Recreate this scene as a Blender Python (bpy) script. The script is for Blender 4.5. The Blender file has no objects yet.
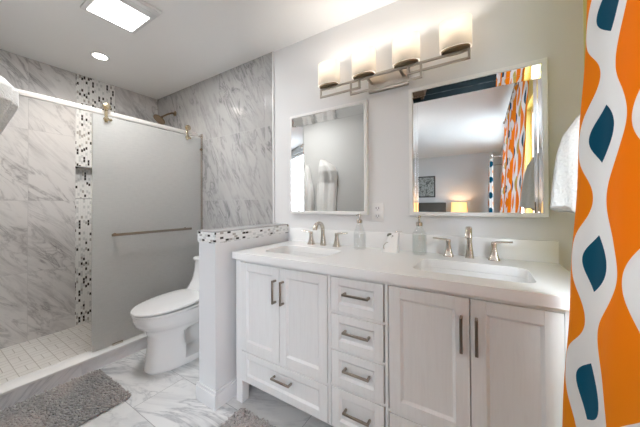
import bpy, bmesh, math, random
from mathutils import Vector, Matrix, noise

random.seed(7)
S = bpy.context.scene
COL = S.collection
PI = math.pi

# ---------------------------------------------------------------- camera
CAM_F, YAW, PITCH, ROLL, CAM_H, CAM_Y = 260.25, .5554, .0096, -.0058, 1.1729, -1.6255
cs, sn = math.cos(YAW), math.sin(YAW)
cp, sp = math.cos(PITCH), math.sin(PITCH)
cr, sr = math.cos(ROLL), math.sin(ROLL)
vR = Vector((cs, sn, 0)); vF = Vector((-sn*cp, cs*cp, sp)); vU = Vector((sn*sp, -cs*sp, cp))
r2 = vR*cr + vU*sr; u2 = -vR*sr + vU*cr
cam_data = bpy.data.cameras.new('camera')
cam = bpy.data.objects.new('camera', cam_data)
COL.objects.link(cam)
M4 = Matrix((( r2.x, u2.x, -vF.x, 0), (r2.y, u2.y, -vF.y, CAM_Y), (r2.z, u2.z, -vF.z, CAM_H), (0, 0, 0, 1)))
cam.matrix_world = M4
cam_data.sensor_width = 36.0
cam_data.lens = CAM_F/640*36
cam_data.shift_y = -11.46/640
cam_data.clip_start = .02
S.camera = cam

# ---------------------------------------------------------------- world, daylight, exposure
W = bpy.data.worlds.new('world'); S.world = W; W.use_nodes = True
bgn = W.node_tree.nodes['Background']
bgn.inputs[0].default_value = (.80, .89, 1.0, 1); bgn.inputs[1].default_value = 12.5
S.view_settings.view_transform = 'Standard'
try: S.view_settings.look = 'None'
except Exception: pass
S.view_settings.gamma = 1
S.view_settings.use_curve_mapping = False
S.view_settings.exposure = 0.46
S.cycles.max_bounces = 10; S.cycles.diffuse_bounces = 6; S.cycles.glossy_bounces = 5
S.cycles.transmission_bounces = 8; S.cycles.transparent_max_bounces = 10
S.cycles.caustics_reflective = False; S.cycles.caustics_refractive = False
S.cycles.sample_clamp_indirect = 4.0

ROOM_R = .40          # right wall plane x
TOWEL_Y = -1.50       # wall opposite the mirrors
BED_Y = -6.05         # far bedroom wall
BED_X = -3.60
CEIL = 2.44
def lamp(kind, name, loc, energy, color=(1, 1, 1), size=.1, size_y=None, rot=(0, 0, 0), portal=False, spot=None):
    d = bpy.data.lights.new(name, kind); d.energy = energy; d.color = color
    if kind == 'AREA':
        d.size = size
        if size_y: d.shape = 'RECTANGLE'; d.size_y = size_y
        if portal: d.cycles.is_portal = True
    else:
        d.shadow_soft_size = size
    if kind == 'SPOT': d.spot_size = spot; d.spot_blend = .8
    o = bpy.data.objects.new(name, d); o.location = loc; o.rotation_euler = rot; COL.objects.link(o)
    return o
# window openings on the right wall: (y0, y1, z0, z1)
WINS = [(-1.86, -.66, .95, 2.15), (-4.90, -2.10, .25, 2.30)]
for (a, b, z0, z1) in WINS:   # daylight portals in the real window openings
    lamp('AREA', 'window_daylight', (ROOM_R+.13, (a+b)/2, (z0+z1)/2), 1, size=(z1-z0), size_y=(b-a), rot=(0, PI/2, 0), portal=True)

# ---------------------------------------------------------------- node helpers
class NT:
    def __init__(s, name):
        m = bpy.data.materials.new(name); m.use_nodes = True
        s.m = m; s.t = m.node_tree; s.p = s.t.nodes['Principled BSDF']; s.out = s.t.nodes['Material Output']
    def n(s, typ, **k):
        x = s.t.nodes.new(typ)
        for a, b in k.items(): setattr(x, a, b)
        return x
    def l(s, a, b): s.t.links.new(a, b)
    def put(s, sock, v):
        if hasattr(v, 'is_output') or isinstance(v, bpy.types.NodeSocket): s.l(v, sock)
        else: sock.default_value = v
    def math(s, op, a, b=0.0, c=None):
        x = s.n('ShaderNodeMath', operation=op); s.put(x.inputs[0], a)
        if len(x.inputs) > 1: s.put(x.inputs[1], b)
        if c is not None: s.put(x.inputs[2], c)
        return x.outputs[0]
    def vec(s, x, y, z):
        c = s.n('ShaderNodeCombineXYZ')
        for i, v in enumerate((x, y, z)): s.put(c.inputs[i], v)
        return c.outputs[0]
    def xyz(s, v):
        c = s.n('ShaderNodeSeparateXYZ'); s.l(v, c.inputs[0]); return c.outputs
    def obj(s): return s.n('ShaderNodeTexCoord').outputs['Object']
    def mix(s, f, a, b, blend='MIX'):
        x = s.n('ShaderNodeMix', data_type='RGBA', blend_type=blend); s.put(x.inputs[0], f)
        for i, v in ((6, a), (7, b)):
            s.put(x.inputs[i], v if not isinstance(v, tuple) else (v[0], v[1], v[2], 1))
        return x.outputs[2]
    def noise(s, v, scale, detail=2, rough=.5, dist=0.0):
        x = s.n('ShaderNodeTexNoise'); x.inputs['Scale'].default_value = scale; x.inputs['Detail'].default_value = detail
        x.inputs['Roughness'].default_value = rough; x.inputs['Distortion'].default_value = dist
        if v is not None: s.l(v, x.inputs['Vector'])
        return x.outputs['Fac']
    def ramp(s, f, pts):
        x = s.n('ShaderNodeValToRGB'); e = x.color_ramp.elements
        while len(e) < len(pts): e.new(.5)
        for i, (p, c) in enumerate(pts):
            e[i].position = p; e[i].color = (c[0], c[1], c[2], 1) if isinstance(c, tuple) else (c, c, c, 1)
        s.l(f, x.inputs[0]); return x.outputs[0]
    def wn(s, v):
        x = s.n('ShaderNodeTexWhiteNoise', noise_dimensions='3D'); s.l(v, x.inputs['Vector']); return x.outputs
    def bump(s, h, strength=.3, dist=.005):
        b = s.n('ShaderNodeBump'); b.inputs['Strength'].default_value = strength; b.inputs['Distance'].default_value = dist
        s.l(h, b.inputs['Height']); s.l(b.outputs[0], s.p.inputs['Normal'])
    def base(s, c, rough=.5, metal=0, **k):
        s.put(s.p.inputs['Base Color'], (c[0], c[1], c[2], 1) if isinstance(c, tuple) else c)
        s.put(s.p.inputs['Roughness'], rough); s.put(s.p.inputs['Metallic'], metal)
        for a, b in k.items(): s.put(s.p.inputs[a.replace('_', ' ')], b)
        return s
def plain(name, c, rough=.5, metal=0, nscale=0, namt=.05, **k):
    t = NT(name)
    if nscale:
        f = t.noise(t.obj(), nscale, 3)
        c2 = tuple(max(0, v*(1-namt*2)) for v in c)
        t.base(t.mix(f, c, c2), rough, metal, **k)
    else: t.base(c, rough, metal, **k)
    return t.m
def cell(t, a, size, off=0.0):
    q = t.math('DIVIDE', t.math('SUBTRACT', a, off), size)
    f = t.math('FLOOR', q); return f, t.math('SUBTRACT', q, f)
def edge_dist(t, fr, size):          # metres to the nearest joint along one axis
    return t.math('MULTIPLY', t.math('MINIMUM', fr, t.math('SUBTRACT', 1.0, fr)), size)

def marble(name, axes, size, off, ang, base=(.80, .80, .80), vein=(.42, .43, .45), stagger=0.0, rough=.16,
           joint=(.66, .66, .66), dens=1.0, warm=None):
    """tiled marble; axes = (i, j) object axes of the tile grid, veins run at angle ang in that plane"""
    t = NT(name); o = t.xyz(t.obj()); a, b = o[axes[0]], o[axes[1]]
    jb, fb = cell(t, b, size[1], off[1])
    if stagger:
        a2 = t.math('ADD', a, t.math('MULTIPLY', t.math('MODULO', t.math('ABSOLUTE', jb), 2.0), stagger*size[0]))
    else: a2 = a
    ja, fa = cell(t, a2, size[0], off[0])
    w = t.wn(t.vec(ja, jb, 3.0))
    wo = t.xyz(w[1])
    ca, sa = math.cos(ang), math.sin(ang)
    al = t.math('ADD', t.math('MULTIPLY', a, ca), t.math('MULTIPLY', b, sa))
    ac = t.math('SUBTRACT', t.math('MULTIPLY', b, ca), t.math('MULTIPLY', a, sa))
    al = t.math('ADD', al, t.math('MULTIPLY', wo[0], 7.0)); ac = t.math('ADD', ac, t.math('MULTIPLY', wo[1], 7.0))
    v1 = t.vec(t.math('MULTIPLY', al, 1.25), t.math('MULTIPLY', ac, 4.6), 0.3)
    n1 = t.noise(v1, 1.7*dens, 7, .62, 1.0)
    r1 = t.math('ABSOLUTE', t.math('SUBTRACT', n1, .5))
    fine = t.ramp(r1, [(0.0, 1.0), (.018, .45), (.055, 0.0)])
    v2 = t.vec(t.math('MULTIPLY', al, 1.3), t.math('MULTIPLY', ac, 5.4), 4.3)
    n2 = t.noise(v2, 1.9*dens, 5, .6, .8)
    broad = t.ramp(n2, [(.50, 0.0), (.72, .85)])
    gate = t.ramp(t.noise(t.vec(al, ac, 8.0), 2.2, 2), [(.38, .15), (.62, 1.0)])
    tot = t.math('MINIMUM', t.math('ADD', t.math('MULTIPLY', t.math('MULTIPLY', fine, gate), .75),
                                   t.math('MULTIPLY', broad, .48)), 1.0)
    c = t.mix(tot, base, vein)
    if warm:
        c = t.mix(t.math('MULTIPLY', t.ramp(t.noise(t.vec(al, ac, 2.0), 1.6, 2), [(.45, 0.0), (.7, 1.0)]), .35), c, warm)
    d = t.math('MINIMUM', edge_dist(t, fa, size[0]), edge_dist(t, fb, size[1]))
    j = t.math('LESS_THAN', d, .0014)
    c = t.mix(j, c, joint)
    t.base(c, t.math('ADD', rough, t.math('MULTIPLY', j, .4)))
    t.bump(t.ramp(d, [(0.0, 0.0), (.003, 1.0)]), .25, .002)
    return t.m

def mosaic(name, ai, bi, sa, sb, plainwhite=(.83, .83, .82), flip=False):
    """stacked brick-shaped chips with random white, pale grey, mid grey and near-black chips"""
    t = NT(name); o = t.xyz(t.obj()); a, b = o[ai], o[bi]
    if flip: a, b, sa, sb = b, a, sb, sa
    jb, fb = cell(t, b, sb)
    a = t.math('ADD', a, t.math('MULTIPLY', t.math('MODULO', t.math('ABSOLUTE', jb), 2.0), sa*.5))
    ja, fa = cell(t, a, sa)
    r = t.wn(t.vec(ja, jb, 1.7))[0]
    x = t.n('ShaderNodeValToRGB'); cr_ = x.color_ramp; cr_.interpolation = 'CONSTANT'
    e = cr_.elements; e.new(.3); e.new(.6); e.new(.7)
    for el, p, c in zip(e, (0, .62, .80, .865), (plainwhite, (.62, .63, .63), (.42, .40, .37), (.035, .028, .026))):
        el.position = p; el.color = (*c, 1)
    t.l(r, x.inputs[0])
    d = t.math('MINIMUM', edge_dist(t, fa, sa), edge_dist(t, fb, sb))
    g = t.math('LESS_THAN', d, .0012)
    t.base(t.mix(g, x.outputs[0], (.74, .74, .73)), .18)
    t.bump(t.ramp(d, [(0.0, 0.0), (.002, 1.0)]), .4, .002)
    return t.m

def basket(name):
    """shower-pan marble basket weave: alternating pairs of small bricks"""
    t = NT(name); o = t.xyz(t.obj()); s_ = .10
    ja, fa = cell(t, o[0], s_); jb, fb = cell(t, o[1], s_)
    par = t.math('MODULO', t.math('ABSOLUTE', t.math('ADD', ja, jb)), 2.0)
    ha = t.math('FRACT', t.math('MULTIPLY', fa, 2.0)); hb = t.math('FRACT', t.math('MULTIPLY', fb, 2.0))
    dm = lambda f, k: t.math('MULTIPLY', t.math('MINIMUM', f, t.math('SUBTRACT', 1.0, f)), k)
    d1 = t.math('MINIMUM', dm(ha, s_/2), dm(fb, s_)); d2 = t.math('MINIMUM', dm(fa, s_), dm(hb, s_/2))
    d = t.math('ADD', t.math('MULTIPLY', par, d1), t.math('MULTIPLY', t.math('SUBTRACT', 1.0, par), d2))
    g = t.math('LESS_THAN', d, .0022)
    tint = t.mix(t.noise(t.obj(), 9, 3), (.86, .85, .82), (.74, .72, .69))
    t.base(t.mix(g, tint, (.50, .47, .43)), .3)
    return t.m

def curtain_mat(name, P=.305, zc=1.182):
    """ogee chains in UV metres: orange / teal / orange / yellow columns on white"""
    t = NT(name); uv = t.n('ShaderNodeUVMap').outputs[0]; o = t.xyz(uv); s_, z = o[0], o[1]
    ds = .150
    ph = t.math('COSINE', t.math('MULTIPLY', t.math('SUBTRACT', z, zc), 2*PI/P))
    q = t.math('DIVIDE', s_, 2*ds)
    k = t.math('FLOOR', t.math('ADD', q, .5))
    loc = t.math('ABSOLUTE', t.math('SUBTRACT', s_, t.math('MULTIPLY', k, 2*ds)))
    k3 = t.math('FLOOR', q)
    loc3 = t.math('ABSOLUTE', t.math('SUBTRACT', s_, t.math('MULTIPLY', t.math('ADD', k3, .5), 2*ds)))
    wide = t.math('ADD', .0590, t.math('MULTIPLY', ph, .0500))
    leaf = t.math('SUBTRACT', t.math('MULTIPLY', ph, -.080), .014)
    is_yel = t.math('MODULO', t.math('ADD', k3, 40.0), 2.0)
    in_o = t.math('LESS_THAN', loc, wide); in_l = t.math('LESS_THAN', loc3, leaf)
    inside = t.math('MAXIMUM', in_o, in_l)
    lc = t.mix(is_yel, (.0, .095, .175), (.60, .48, .12))
    colr = t.mix(in_o, lc, (.87, .295, .003))
    weave = t.noise(uv, 300, 1)
    c = t.mix(inside, (.86, .85, .84), colr)
    t.base(c, .75, 0, Specular_IOR_Level=.15)
    t.bump(weave, .08, .001)
    tr = t.n('ShaderNodeBsdfTranslucent'); t.l(c, tr.inputs[0])
    mx = t.n('ShaderNodeMixShader'); mx.inputs[0].default_value = .22
    t.l(t.p.outputs[0], mx.inputs[1]); t.l(tr.outputs[0], mx.inputs[2]); t.l(mx.outputs[0], t.out.inputs[0])
    return t.m

def thin_glass(name, col=(1, 1, 1), refl=.08):
    t = NT(name); tr = t.n('ShaderNodeBsdfTransparent'); tr.inputs[0].default_value = (*col, 1)
    gl = t.n('ShaderNodeBsdfGlossy'); gl.inputs['Roughness'].default_value = .03
    mx = t.n('ShaderNodeMixShader'); mx.inputs[0].default_value = refl
    t.l(tr.outputs[0], mx.inputs[1]); t.l(gl.outputs[0], mx.inputs[2]); t.l(mx.outputs[0], t.out.inputs[0])
    return t.m

def emit(name, c, s_):
    t = NT(name); t.base(c, .5); t.p.inputs['Emission Color'].default_value = (*c, 1)
    t.p.inputs['Emission Strength'].default_value = s_; return t.m

MAT = {}
def wallpaint(name, c):
    t = NT(name); f = t.noise(t.obj(), 220, 2); t.base(c, .6); t.bump(f, .06, .002); return t.m
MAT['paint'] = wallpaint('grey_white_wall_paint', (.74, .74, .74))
MAT['towelwall'] = wallpaint('light_dimmed_wall_paint', (.46, .46, .45))  # same paint as the other walls, darkened to offset the strong panel light
MAT['yellow'] = wallpaint('yellow_ochre_wall_paint', (.60, .55, .17))
MAT['ceil'] = wallpaint('ceiling_paint', (.89, .89, .885))
MAT['bedpaint'] = wallpaint('bedroom_wall_paint', (.60, .61, .62))
MAT['trim'] = plain('white_trim_paint', (.76, .76, .765), .35, nscale=3, namt=.01)
def cabpaint():
    t = NT('cabinet_white_stained_wood'); o = t.xyz(t.obj())
    g = t.noise(t.vec(t.math('MULTIPLY', o[0], 60.0), o[1], t.math('MULTIPLY', o[2], 4.0)), 1.5, 4, .6, .8)
    t.base(t.mix(t.ramp(g, [(.45, 0.0), (.7, 1.0)]), (.82, .825, .82), (.79, .79, .785)), .38)
    t.bump(g, .04, .0012); return t.m
MAT['cab'] = cabpaint()
MAT['quartz'] = plain('white_quartz', (.90, .90, .895), .16, nscale=30, namt=.01)
MAT['porc'] = plain('white_porcelain', (.86, .86, .855), .08, nscale=2, namt=.005, Coat_Weight=.5)
MAT['nickel'] = plain('brushed_nickel', (.62, .57, .51), .26, 1, nscale=120, namt=.04)
MAT['fixture'] = plain('satin_nickel_fixture', (.47, .43, .38), .36, 1, nscale=120, namt=.04)
MAT['nickel_dark'] = plain('dark_nickel_bar', (.36, .31, .26), .30, 1, nscale=120, namt=.04)
MAT['rail'] = plain('polished_rail_metal', (.74, .72, .69), .42, .35, nscale=60, namt=.02)
MAT['brass'] = plain('satin_brass_roller', (.62, .53, .38), .25, 1, nscale=60, namt=.03)
MAT['bronze'] = plain('antique_bronze', (.26, .19, .12), .3, 1, nscale=60, namt=.05)
MAT['mirror'] = plain('mirror_silver', (.93, .935, .93), .0, 1)
MAT['mframe'] = plain('white_mirror_frame_lacquer', (.83, .82, .80), .3, nscale=4, namt=.01)
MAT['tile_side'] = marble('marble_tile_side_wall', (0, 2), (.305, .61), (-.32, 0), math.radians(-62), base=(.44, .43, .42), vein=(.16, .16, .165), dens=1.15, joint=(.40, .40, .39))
MAT['tile_back'] = marble('marble_tile_back_wall', (1, 2), rough=.42, size=(.305, .61), off=(-.749, 0), ang=math.radians(-50), base=(.68, .67, .665), vein=(.22, .21, .22), dens=1.0, joint=(.54, .53, .53))
MAT['tile_floor'] = marble('marble_tile_floor', (0, 1), (.61, .305), (-1.73, -.909), math.radians(18), base=(.78, .78, .775), vein=(.36, .37, .39), stagger=.5, rough=.12, joint=(.30, .30, .30), dens=.62)
MAT['curb'] = marble('marble_curb_face', (1, 2), (.61, .7), (-.35, -.3), math.radians(42), base=(.84, .84, .86), vein=(.50, .51, .54), dens=.55)
MAT['cap'] = plain('grey_stone_cap', (.50, .50, .50), .2, nscale=9, namt=.15)
MAT['mos_wall'] = mosaic('mosaic_shower_strip', 1, 2, .0165, .028, flip=True)
MAT['mos_pony_e'] = mosaic('mosaic_pony_end', 0, 2, .026, .0145)
MAT['mos_pony_s'] = mosaic('mosaic_pony_side', 1, 2, .026, .0145)
MAT['pan'] = basket('basketweave_shower_pan')
MAT['curtain'] = curtain_mat('curtain_ogee_fabric')
def towelmat():
    t = NT('white_terry_cloth'); v = t.noise(t.obj(), 120, 2, .6); t.base(t.mix(v, (.82, .82, .80), (.64, .64, .63)), .95)
    t.bump(v, .7, .006); return t.m
MAT['towel'] = towelmat()
def rugmat():
    t = NT('grey_chenille'); o = t.obj(); f = t.noise(o, 60, 2, .6); g = t.noise(o, 3.5, 3)
    c = t.mix(t.ramp(f, [(.3, 0.0), (.7, 1.0)]), (.43, .425, .42), (.22, .215, .215))
    c = t.mix(t.ramp(g, [(.45, 0.0), (.65, .6)]), c, (.52, .45, .42)); t.base(c, .85, 0, Sheen_Weight=.4); return t.m
MAT['rug'] = rugmat()
MAT['rugbase'] = plain('grey_rug_backing', (.28, .27, .265), .9, nscale=40, namt=.1)
def doorglass():
    t = NT('obscure_woven_glass'); o = t.xyz(t.obj())
    h1 = t.noise(t.vec(t.math('MULTIPLY', o[1], 22.0), 0.0, t.math('MULTIPLY', o[2], 120.0)), 1, 3)
    h2 = t.noise(t.vec(t.math('MULTIPLY', o[1], 160.0), 0.0, t.math('MULTIPLY', o[2], 20.0)), 1, 2)
    h = t.math('ADD', h1, t.math('MULTIPLY', h2, .5))
    t.base((.97, .985, .98), .36, 0, IOR=1.2, Transmission_Weight=.86)
    t.bump(h, .6, .004)
    tr = t.n('ShaderNodeBsdfTranslucent'); t.l(t.mix(t.ramp(h, [(.55, 0.0), (.95, 1.0)]), (.97, .98, .97), (.80, .815, .81)), tr.inputs[0])
    df = t.n('ShaderNodeBsdfDiffuse'); df.inputs[0].default_value = (.90, .91, .91, 1)
    m1 = t.n('ShaderNodeMixShader'); m1.inputs[0].default_value = .38
    t.l(tr.outputs[0], m1.inputs[1]); t.l(df.outputs[0], m1.inputs[2])
    mx = t.n('ShaderNodeMixShader'); mx.inputs[0].default_value = .50
    t.l(t.p.outputs[0], mx.inputs[1]); t.l(m1.outputs[0], mx.inputs[2]); t.l(mx.outputs[0], t.out.inputs[0])
    return t.m
MAT['doorglass'] = doorglass()
def shade():
    t = NT('frosted_lamp_glass'); o = t.xyz(t.obj())
    tr = t.n('ShaderNodeBsdfTranslucent'); tr.inputs[0].default_value = (1.0, .95, .88, 1)
    df = t.n('ShaderNodeBsdfDiffuse'); df.inputs[0].default_value = (.97, .94, .90, 1)
    mx = t.n('ShaderNodeMixShader'); mx.inputs[0].default_value = .3
    t.l(tr.outputs[0], mx.inputs[1]); t.l(df.outputs[0], mx.inputs[2]); t.l(mx.outputs[0], t.out.inputs[0]); return t.m
MAT['shade'] = shade()
MAT['panel'] = emit('led_panel_diffuser', (1.0, .99, .97), 9.0)
MAT['globe'] = emit('added_fill_globe', (1.0, .98, .95), 7.0)  # glow of the added fill lamp in the bedroom
MAT['can'] = emit('recessed_lens', (1.0, .96, .88), 12.0)
MAT['winglass'] = thin_glass('window_glass')
MAT['bottle'] = thin_glass('clear_ribbed_bottle_glass', (.95, .96, .96), .12)
MAT['soap_green'] = thin_glass('pale_green_soap', (.955, .978, .97), .10)
MAT['soap_clear'] = thin_glass('clear_white_soap', (.985, .985, .985), .08)
MAT['ceramic'] = plain('white_ceramic', (.82, .82, .81), .25, nscale=8, namt=.01)
MAT['leaf_print'] = plain('grey_green_decoration', (.20, .21, .17), .5, nscale=60, namt=.2)
MAT['black'] = plain('dark_slot', (.03, .03, .03), .5)
MAT['dark_gap'] = plain('grille_shadow_slot', (.12, .12, .12), .6)
MAT['headboard'] = plain('dark_olive_headboard', (.055, .048, .036), .6, nscale=30, namt=.1)
MAT['bedding'] = plain('dark_teal_bedspread', (.012, .06, .075), .8, nscale=14, namt=.15)
MAT['bedfloor'] = plain('dark_bedroom_carpet', (.010, .016, .018), .9, Specular_IOR_Level=.05, nscale=40, namt=.2)
MAT['lampshade'] = emit('lit_linen_lampshade', (1.0, .62, .25), .9)
MAT['wood'] = plain('dark_walnut', (.10, .06, .035), .45, nscale=12, namt=.2)
MAT['bounce_ground'] = plain('pale_bounce_ground', (.46, .46, .45), .9, nscale=4, namt=.1)  # unseen ground made pale to bounce neutral daylight onto the ceiling
MAT['leaves'] = plain('tree_leaves', (.06, .11, .03), .8, nscale=6, namt=.3)
MAT['bark'] = plain('tree_bark', (.12, .08, .05), .9, nscale=14, namt=.2)
def picmat():
    t = NT('picture_print_ink'); f = t.noise(t.obj(), 14, 5, .7, 1.2)
    t.base(t.ramp(f, [(.42, (.05, .06, .06)), (.52, (.42, .45, .44)), (.62, (.16, .18, .18))]), .4); return t.m
MAT['print'] = picmat()

# ---------------------------------------------------------------- object helpers
def tag(o, label=None, cat=None, group=None, kind=None):
    if label: o['label'] = label
    if cat: o['category'] = cat
    if group: o['group'] = group
    if kind: o['kind'] = kind
    return o
def empty(name, loc, label, cat, group=None, rz=0):
    o = bpy.data.objects.new(name, None); o.empty_display_size = .05
    o.location = loc; o.rotation_euler = (0, 0, rz); COL.objects.link(o)
    return tag(o, label, cat, group)
def link(name, bm, mats, parent=None, smooth=40, kind=None, world=True):
    """bm is in world space unless world=False; parented parts are moved into the parent's space"""
    if isinstance(mats, str): mats = [mats]
    bmesh.ops.recalc_face_normals(bm, faces=bm.faces[:])
    if parent is not None and world:
        off = parent.location.copy(); p = parent.parent
        while p is not None: off += p.location; p = p.parent
        bmesh.ops.translate(bm, vec=-off, verts=bm.verts[:])
    me = bpy.data.meshes.new(name); bm.to_mesh(me); bm.free()
    for m in mats: me.materials.append(MAT[m])
    if smooth:
        for p in me.polygons: p.use_smooth = True
        me.set_sharp_from_angle(angle=math.radians(smooth))
    o = bpy.data.objects.new(name, me); COL.objects.link(o)
    if parent is not None: o.parent = parent
    if kind: o['kind'] = kind
    return o
def copy_tree(o, parent=None):
    c = o.copy(); COL.objects.link(c)
    if parent is not None: c.parent = parent
    for ch in list(o.children): copy_tree(ch, c)
    return c
def box(bm, x0, x1, y0, y1, z0, z1, bev=0.0, seg=2, mi=0):
    x0, x1 = min(x0, x1), max(x0, x1); y0, y1 = min(y0, y1), max(y0, y1); z0, z1 = min(z0, z1), max(z0, z1)
    r = bmesh.ops.create_cube(bm, size=1); vs = r['verts']
    for v in vs:
        v.co = Vector(((x0+x1)/2+v.co.x*(x1-x0), (y0+y1)/2+v.co.y*(y1-y0), (z0+z1)/2+v.co.z*(z1-z0)))
    fs = list({f for v in vs for f in v.link_faces})
    for f in fs: f.material_index = mi
    if bev:
        es = list({e for v in vs for e in v.link_edges})
        bmesh.ops.bevel(bm, geom=es, offset=bev, segments=seg, affect='EDGES', profile=.5)
def rings(bm, rs, cap0=True, cap1=True, mi=0, closed=True):
    """skin a list of equal-length rings"""
    vv = [[bm.verts.new(p) for p in r] for r in rs]; n = len(vv[0])
    for a, b in zip(vv, vv[1:]):
        for i in range(n if closed else n-1):
            f = bm.faces.new((a[i], a[(i+1) % n], b[(i+1) % n], b[i])); f.material_index = mi
    if cap0: bm.faces.new(vv[0][::-1]).material_index = mi
    if cap1: bm.faces.new(vv[-1]).material_index = mi
    return vv
def lathe(bm, c, prof, n=24, axis='z', sx=1, sy=1, mi=0, caps=True):
    rs = []
    for r, h in prof:
        ring = []
        for i in range(n):
            a = 2*PI*i/n; p = (r*math.cos(a)*sx, r*math.sin(a)*sy)
            if axis == 'z': q = (p[0], p[1], h)
            elif axis == 'y': q = (p[0], h, p[1])
            else: q = (h, p[0], p[1])
            ring.append(Vector(c)+Vector(q))
        rs.append(ring)
    rings(bm, rs, caps, caps, mi)
def sweep(bm, pts, size, ref=Vector((1, 0, 0)), n=12, power=2.0, mi=0, caps=True):
    """sweep a super-ellipse; size = (a, b) or list of (a, b): a along ref, b along the normal"""
    pts = [Vector(p) for p in pts]; rs = []
    for i, p in enumerate(pts):
        t = (pts[min(i+1, len(pts)-1)]-pts[max(i-1, 0)]).normalized()
        u = (ref-t*ref.dot(t)).normalized(); w = t.cross(u)
        a, b = size[i] if isinstance(size, list) else size
        ring = []
        for k in range(n):
            th = 2*PI*k/n; c, s_ = math.cos(th), math.sin(th)
            e = 2/power
            ring.append(p+u*(a*math.copysign(abs(c)**e, c))+w*(b*math.copysign(abs(s_)**e, s_)))
        rs.append(ring)
    rings(bm, rs, caps, caps, mi)
def rrect(cx, cy, hx, hy, r, z, k=6):
    out = []
    for (sx, sy, a0) in ((1, 1, 0), (-1, 1, PI/2), (-1, -1, PI), (1, -1, 3*PI/2)):
        for i in range(k+1):
            a = a0+PI/2*i/k
            out.append(Vector((cx+sx*(hx-r)+r*math.cos(a), cy+sy*(hy-r)+r*math.sin(a), z)))
    return out
def nb(): return bmesh.new()
def quick(name, mats, parent, *boxes, **k):
    bm = nb()
    for b in boxes: box(bm, *b)
    return link(name, bm, mats, parent, **k)

# ================================================================ SETTING
XB, XP0, XP1 = -3.283, -1.469, -1.312
quick('floor', 'tile_floor', None, (XB, ROOM_R, TOWEL_Y-.12, 0, -.05, 0), kind='structure', smooth=0)
quick('floor_bedroom', 'bedfloor', None, (BED_X, ROOM_R, BED_Y, TOWEL_Y-.12, -.05, 0), kind='structure', smooth=0)
quick('ceiling', 'ceil', None, (BED_X, ROOM_R+.15, BED_Y-.1, .12, CEIL, CEIL+.1), kind='structure', smooth=0)
quick('wall_mirror', 'paint', None, (XB-.2, ROOM_R+.15, 0, .12, -.05, CEIL), kind='structure', smooth=0)
quick('wall_bedroom', 'bedpaint', None, (BED_X-.1, ROOM_R+.15, BED_Y-.1, BED_Y, -.05, CEIL), kind='structure', smooth=0)
quick('wall_left', 'bedpaint', None, (BED_X-.1, BED_X, BED_Y, TOWEL_Y-.12, -.05, CEIL), kind='structure', smooth=0)
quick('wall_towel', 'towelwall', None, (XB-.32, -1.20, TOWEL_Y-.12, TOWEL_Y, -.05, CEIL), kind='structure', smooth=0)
# right wall with its window openings
for nm, mt, ya, yb_, ws in (('wall_right', 'yellow', -1.98, 0, WINS[:1]), ('wall_bedroom_right', 'bedpaint', BED_Y, -1.98, WINS[1:])):
    bm = nb(); y = ya
    for (a, b, z0, z1) in ws:
        box(bm, ROOM_R, ROOM_R+.15, y, a, -.05, CEIL)
        box(bm, ROOM_R, ROOM_R+.15, a, b, -.05, z0); box(bm, ROOM_R, ROOM_R+.15, a, b, z1, CEIL); y = b
    box(bm, ROOM_R, ROOM_R+.15, y, yb_, -.05, CEIL)
    link(nm, bm, mt, smooth=0, kind='structure')
for i, (a, b, z0, z1) in enumerate(WINS):
    w = bpy.data.objects.new('window_%d' % (i+1), None); COL.objects.link(w); w.location = (ROOM_R+.08, (a+b)/2, z0); w['kind'] = 'structure'
    bm = nb(); x0, x1 = ROOM_R+.05, ROOM_R+.10; t_ = .05; m_ = (a+b)/2
    for q in ((a, b, z0, z0+t_), (a, b, z1-t_, z1), (a, a+t_, z0+t_, z1-t_), (b-t_, b, z0+t_, z1-t_), (m_-.02, m_+.02, z0+t_, z1-t_)):
        box(bm, x0, x1, q[0], q[1], q[2], q[3], .004)
    link('window_frame', bm, 'trim', w)
    quick('window_pane', 'winglass', w, (ROOM_R+.073, ROOM_R+.077, a+t_, m_-.02, z0+t_, z1-t_), smooth=0)
    quick('window_pane', 'winglass', w, (ROOM_R+.073, ROOM_R+.077, m_+.02, b-t_, z0+t_, z1-t_), smooth=0)

# shower back wall: marble, mosaic strip with recessed niche
MY0, MY1, NZ0, NZ1 = -.749, -.436, 1.24, 1.557
back = quick('wall_shower', 'tile_back', None, (XB-.20, XB, TOWEL_Y, MY0, -.05, CEIL), (XB-.20, XB, MY1, 0, -.05, CEIL), kind='structure', smooth=0)
mos = quick('mosaic_strip', 'mos_wall', back, (XB-.20, XB-.0005, MY0, MY1, -.05, NZ0), (XB-.20, XB-.0005, MY0, MY1, NZ1, CEIL),
            (XB-.20, XB-.09, MY0, MY1, NZ0, NZ1), smooth=0)
quick('niche_trim', 'cap', mos, (XB-.09, XB+.002, MY0, MY1, NZ1-.008, NZ1), (XB-.09, XB+.002, MY0, MY1, NZ0, NZ0+.008))
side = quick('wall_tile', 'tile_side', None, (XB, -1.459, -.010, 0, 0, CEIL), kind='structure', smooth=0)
quick('trim_1', 'trim', None, (-1.459, -1.447, -.012, 0, 1.0, CEIL), kind='structure')
quick('floor_shower', 'pan', None, (XB, -2.47, TOWEL_Y, -.010, 0, .03), kind='structure', smooth=0)
curb = quick('trim_2', 'curb', None, (-2.47, -2.355, TOWEL_Y, -.010, 0, .086), kind='structure', smooth=0)
quick('curb_cap', 'quartz', curb, (-2.475, -2.348, TOWEL_Y, -.010, .086, .102, .003))
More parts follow.
